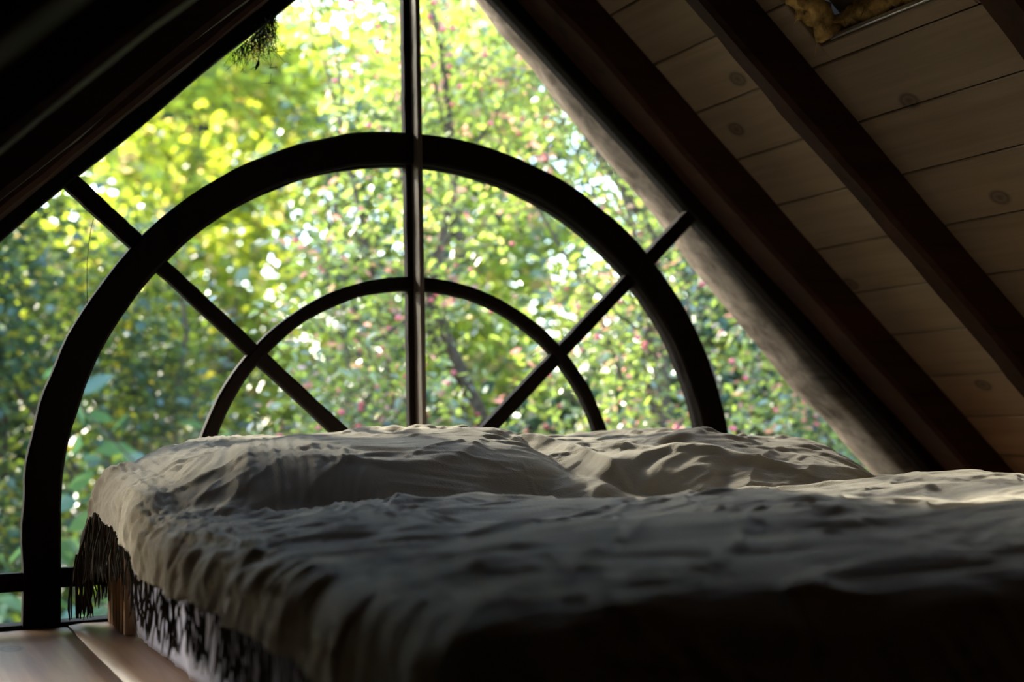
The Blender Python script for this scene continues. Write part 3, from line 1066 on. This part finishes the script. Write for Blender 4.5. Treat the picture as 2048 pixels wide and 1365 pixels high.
# bright hazels behind
plant('hazel_tree', 'bright yellow-green tree filling the upper left of the window', 'tree', (0.6, 7.8, GZ),
      [(0.6, 7.7, 1.8), (1.3, 7.9, 3.2), (0.3, 8.0, 3.6), (1.8, 8.1, 1.3), (0.9, 7.9, -0.5), (2.1, 7.8, 3.3)],
      [(1.15, 0.8, 1.2), (1.1, 0.8, 1.1), (1.0, 0.8, 0.9), (1.0, 0.8, 1.2), (1.4, 0.8, 1.1), (0.9, 0.7, 1.0)],
      430, 22, 0.135, 0.72, 'leaf_hazel', 111, (0.15, 0.15, 0.12), trunk=0.10, leaf_parts=80, group='sunlit trees behind the shrubs')
plant('hazel_tree', 'bright yellow-green tree behind the berry shrubs at the window top', 'tree', (2.6, 6.0, GZ),
      [(2.3, 5.8, 2.6), (3.2, 6.0, 1.5), (2.2, 5.9, 1.0), (3.0, 6.0, 3.4), (2.6, 6.0, -0.4)], [(1.0, 0.8, 1.0), (1.1, 0.8, 1.1), (0.9, 0.8, 1.1), (0.8, 0.8, 0.8), (1.3, 0.8, 1.1)],
      300, 22, 0.115, 0.72, 'leaf_hazel', 112, (0.13, 0.13, 0.10), trunk=0.10, leaf_parts=80, group='sunlit trees behind the shrubs')
plant('hazel_tree', 'dark green tree far right behind the berry shrubs', 'tree', (5.2, 5.6, GZ),
      [(4.8, 5.5, 0.8), (5.6, 5.6, 0.3), (4.4, 5.4, 1.7), (5.2, 5.5, -0.9)], [(1.0, 0.8, 1.0), (1.0, 0.8, 0.9), (0.9, 0.7, 0.9), (1.2, 0.8, 0.9)],
      440, 22, 0.095, 0.66, 'leaf_dark', 113, (0.18, 0.18, 0.14), trunk=0.09, group='sunlit trees behind the shrubs')
# shaded evergreens on the left
plant('evergreen_tree', 'dark glossy tree with glinting leaves at the left edge of the window', 'tree', (-0.9, 4.9, GZ),
      [(-0.7, 4.8, 0.9), (-0.9, 4.9, 2.0), (-0.5, 4.8, -0.5)], [(0.75, 0.6, 0.9), (0.7, 0.6, 0.8), (0.8, 0.6, 0.9)],
      420, 24, 0.075, 0.55, 'leaf_dark', 121, (0.14, 0.14, 0.11), trunk=0.08, leaf_parts=80)
plant('evergreen_tree', 'shaded dark green tree behind the left side of the arch', 'tree', (0.35, 5.0, GZ),
      [(0.25, 4.9, 0.3), (0.1, 5.0, 1.1), (0.6, 5.0, -0.6)], [(0.6, 0.5, 0.7), (0.5, 0.5, 0.6), (0.8, 0.5, 0.9)],
      320, 24, 0.075, 0.55, 'leaf_dark', 122, (0.14, 0.14, 0.11), trunk=0.07, leaf_parts=60)
plant('evergreen_tree', 'slim dark tree added behind the tall berry shrub to shade the low one', 'tree', (1.6, 4.9, GZ),  # added crown that keeps the sun off the low right-hand shrub
      [(1.45, 4.7, 2.1), (1.6, 4.8, 1.3), (1.6, 4.8, 0.2)], [(0.65, 0.4, 0.55), (0.5, 0.4, 0.6), (0.6, 0.4, 0.8)],
      170, 22, 0.075, 0.55, 'leaf_dark', 123, (0.12, 0.12, 0.10), trunk=0.06)
# broad leaved saplings in the shade close to the glass
plant('broadleaf_sapling', 'shaded sapling with large blue-green leaves low behind the left arch', 'sapling', (-0.1, 3.9, GZ),
      [(-0.25, 3.8, 0.25), (0.05, 3.9, -0.3), (-0.4, 3.8, -0.5)], [(0.35, 0.3, 0.6), (0.45, 0.3, 0.5), (0.5, 0.4, 0.6)],
      26, 6, 0.20, 0.58, 'leaf_big', 131, (0.12, 0.12, 0.10), 0.5, 0.022, 10, leaf_parts=150)
plant('broadleaf_sapling', 'slender sapling with large pale leaves beneath the inner arch', 'sapling', (0.62, 4.1, GZ),
      [(0.5, 4.0, 0.1), (0.7, 4.1, -0.4)], [(0.35, 0.3, 0.6), (0.45, 0.3, 0.6)],
      20, 6, 0.17, 0.50, 'leaf_big', 132, (0.12, 0.12, 0.10), 0.5, 0.02, 8, leaf_parts=110)
# wood far behind
back = [((-1.5, 10.5), 'dark woodland tree far behind the left edge of the window'), ((1.6, 11.5), 'dark woodland tree far behind the left arch'),
        ((4.6, 11.0), 'dark woodland tree far behind the centre mullion'), ((7.6, 10.5), 'dark woodland tree far behind the right arch'), ((10.5, 10.0), 'dark woodland tree far behind the weathered beam'),
        ((-9.5, 14.0), 'dark woodland tree out beyond the left gable slope'),
        ((-5.5, 14.5), 'dark woodland tree far behind the tall evergreen on the left'),
        ((-0.2, 9.9), 'dark woodland tree behind the glinting evergreen at the left window edge')]
for i, ((x, y), lb) in enumerate(back):
    h = [3.4, 5.2, 6.0, 6.2, 5.0, 2.0, 2.0, 2.6][i]
    plant('woodland_tree', lb, 'tree', (x, y, GZ + 0.2),
          [(x, y, 0.6), (x + 0.5, y, h * 0.65), (x - 0.5, y + .2, -0.9), (x + 1.0, y, -0.6)], [(1.7, 0.9, 1.6), (1.4, 0.9, h * 0.35), (1.7, 0.9, 1.0), (1.6, 0.9, 1.0)],
          480, 28, 0.20, 0.62, 'leaf_back', 140 + i, (0.30, 0.30, 0.22), trunk=0.14, n_branch=8, group='woodland far behind')
# crown added beside the gable, out of the view to the left: filters the sun that reaches the room
plant('sun_filter_tree', 'unseen tree added left of the window to filter the sun', 'tree', (-2.6, 2.8, GZ),
      [(-2.0, 2.5, 2.55), (-2.4, 2.6, 2.5), (-1.3, 2.5, 3.0), (-2.4, 2.6, 1.6), (-2.7, 2.8, 1.9), (-2.5, 2.4, 1.4), (-1.3, 2.5, 2.4)],
      [(0.4, 0.4, 0.35), (0.6, 0.5, 0.6), (0.5, 0.4, 0.4), (0.55, 0.45, 0.5), (0.5, 0.45, 0.5), (0.5, 0.45, 0.5), (0.38, 0.35, 0.32)],
      170, 16, 0.10, 0.6, 'leaf_dark', 150, (0.13, 0.13, 0.10), trunk=0.07)
plant('evergreen_tree', 'unseen tall dark tree added to shade the foliage at the left', 'tree', (-3.0, 6.6, GZ),  # added outside the view so the left foliage falls in shade
      [(-2.8, 6.5, 1.0), (-2.9, 6.6, 2.6), (-2.9, 6.6, 4.2), (-2.7, 6.5, 3.4)],
      [(1.0, 0.8, 1.2), (1.0, 0.8, 1.1), (0.9, 0.8, 1.0), (0.8, 0.7, 0.9)],
      420, 22, 0.11, 0.6, 'leaf_dark', 151, (0.19, 0.19, 0.14), trunk=0.13)

# ------------------------------------------------------------------ small things at the window
def pix(u, vpx, y):
    """point of the plane y seen at a pixel of the photograph"""
    d = _r * ((u - 1024) / FPX) + _u * ((682.5 - vpx) / FPX) + _f
    t = (y - CAM.y) / d.y
    return np.array(CAM + d * t)


rng = np.random.default_rng(77)
parts = []
a, b = pix(455, 118, -0.032), pix(552, 36, -0.032)
for q in range(230):
    t = rng.random() ** 0.7
    p0 = a + (b - a) * t + np.array((0, -0.004 * rng.random(), 0.004))
    fall = 0.02 + 0.075 * rng.random() * (0.25 + 0.75 * t)
    drift = np.array((-0.02 + 0.03 * rng.normal(), 0.012 * rng.normal(), -1.0)) * fall
    p1 = p0 + drift * 0.5 + rng.normal(size=3) * 0.010
    p2 = p0 + drift + rng.normal(size=3) * 0.012
    parts.append(tube([p0, p1, p2], [0.0008, 0.0007, 0.0004], 3))
for q in range(90):
    c = pix(528 + rng.normal() * 16, 88 + rng.normal() * 22, -0.036)
    p1 = c + rng.normal(size=3) * np.array((0.014, 0.006, 0.014)); p2 = p1 + rng.normal(size=3) * np.array((0.014, 0.006, 0.014))
    parts.append(tube([c, p1, p2], [0.0010, 0.0008, 0.0005], 3))
c = pix(515, 130, -0.036)
parts.append(tube([c + np.array((0.003, 0, 0.016)), c + np.array((0.002, 0, 0.006)), c, c + np.array((-0.004, 0, -0.008)), c + np.array((-0.005, 0, -0.014))], [0.001, 0.004, 0.005, 0.003, 0.0006], 6))
V, F = join(parts)
tag(obj('cobweb', mesh('cobweb', V, F, M['web'])), 'tattered dark cobweb hanging from the left gable frame', 'cobweb')

parts = []
pp = [pix(u_, v_, -0.006) for u_, v_ in ((187, 438), (182, 458), (177, 490), (174, 530), (174, 575), (176, 640))]
parts.append(tube(pp, [0.0009] * 6, 4))
V, F = join(parts)
tag(obj('spider_thread', mesh('spider_thread', V, F, M['web'])), 'thin dark thread trailing down the upper left pane', 'cobweb')
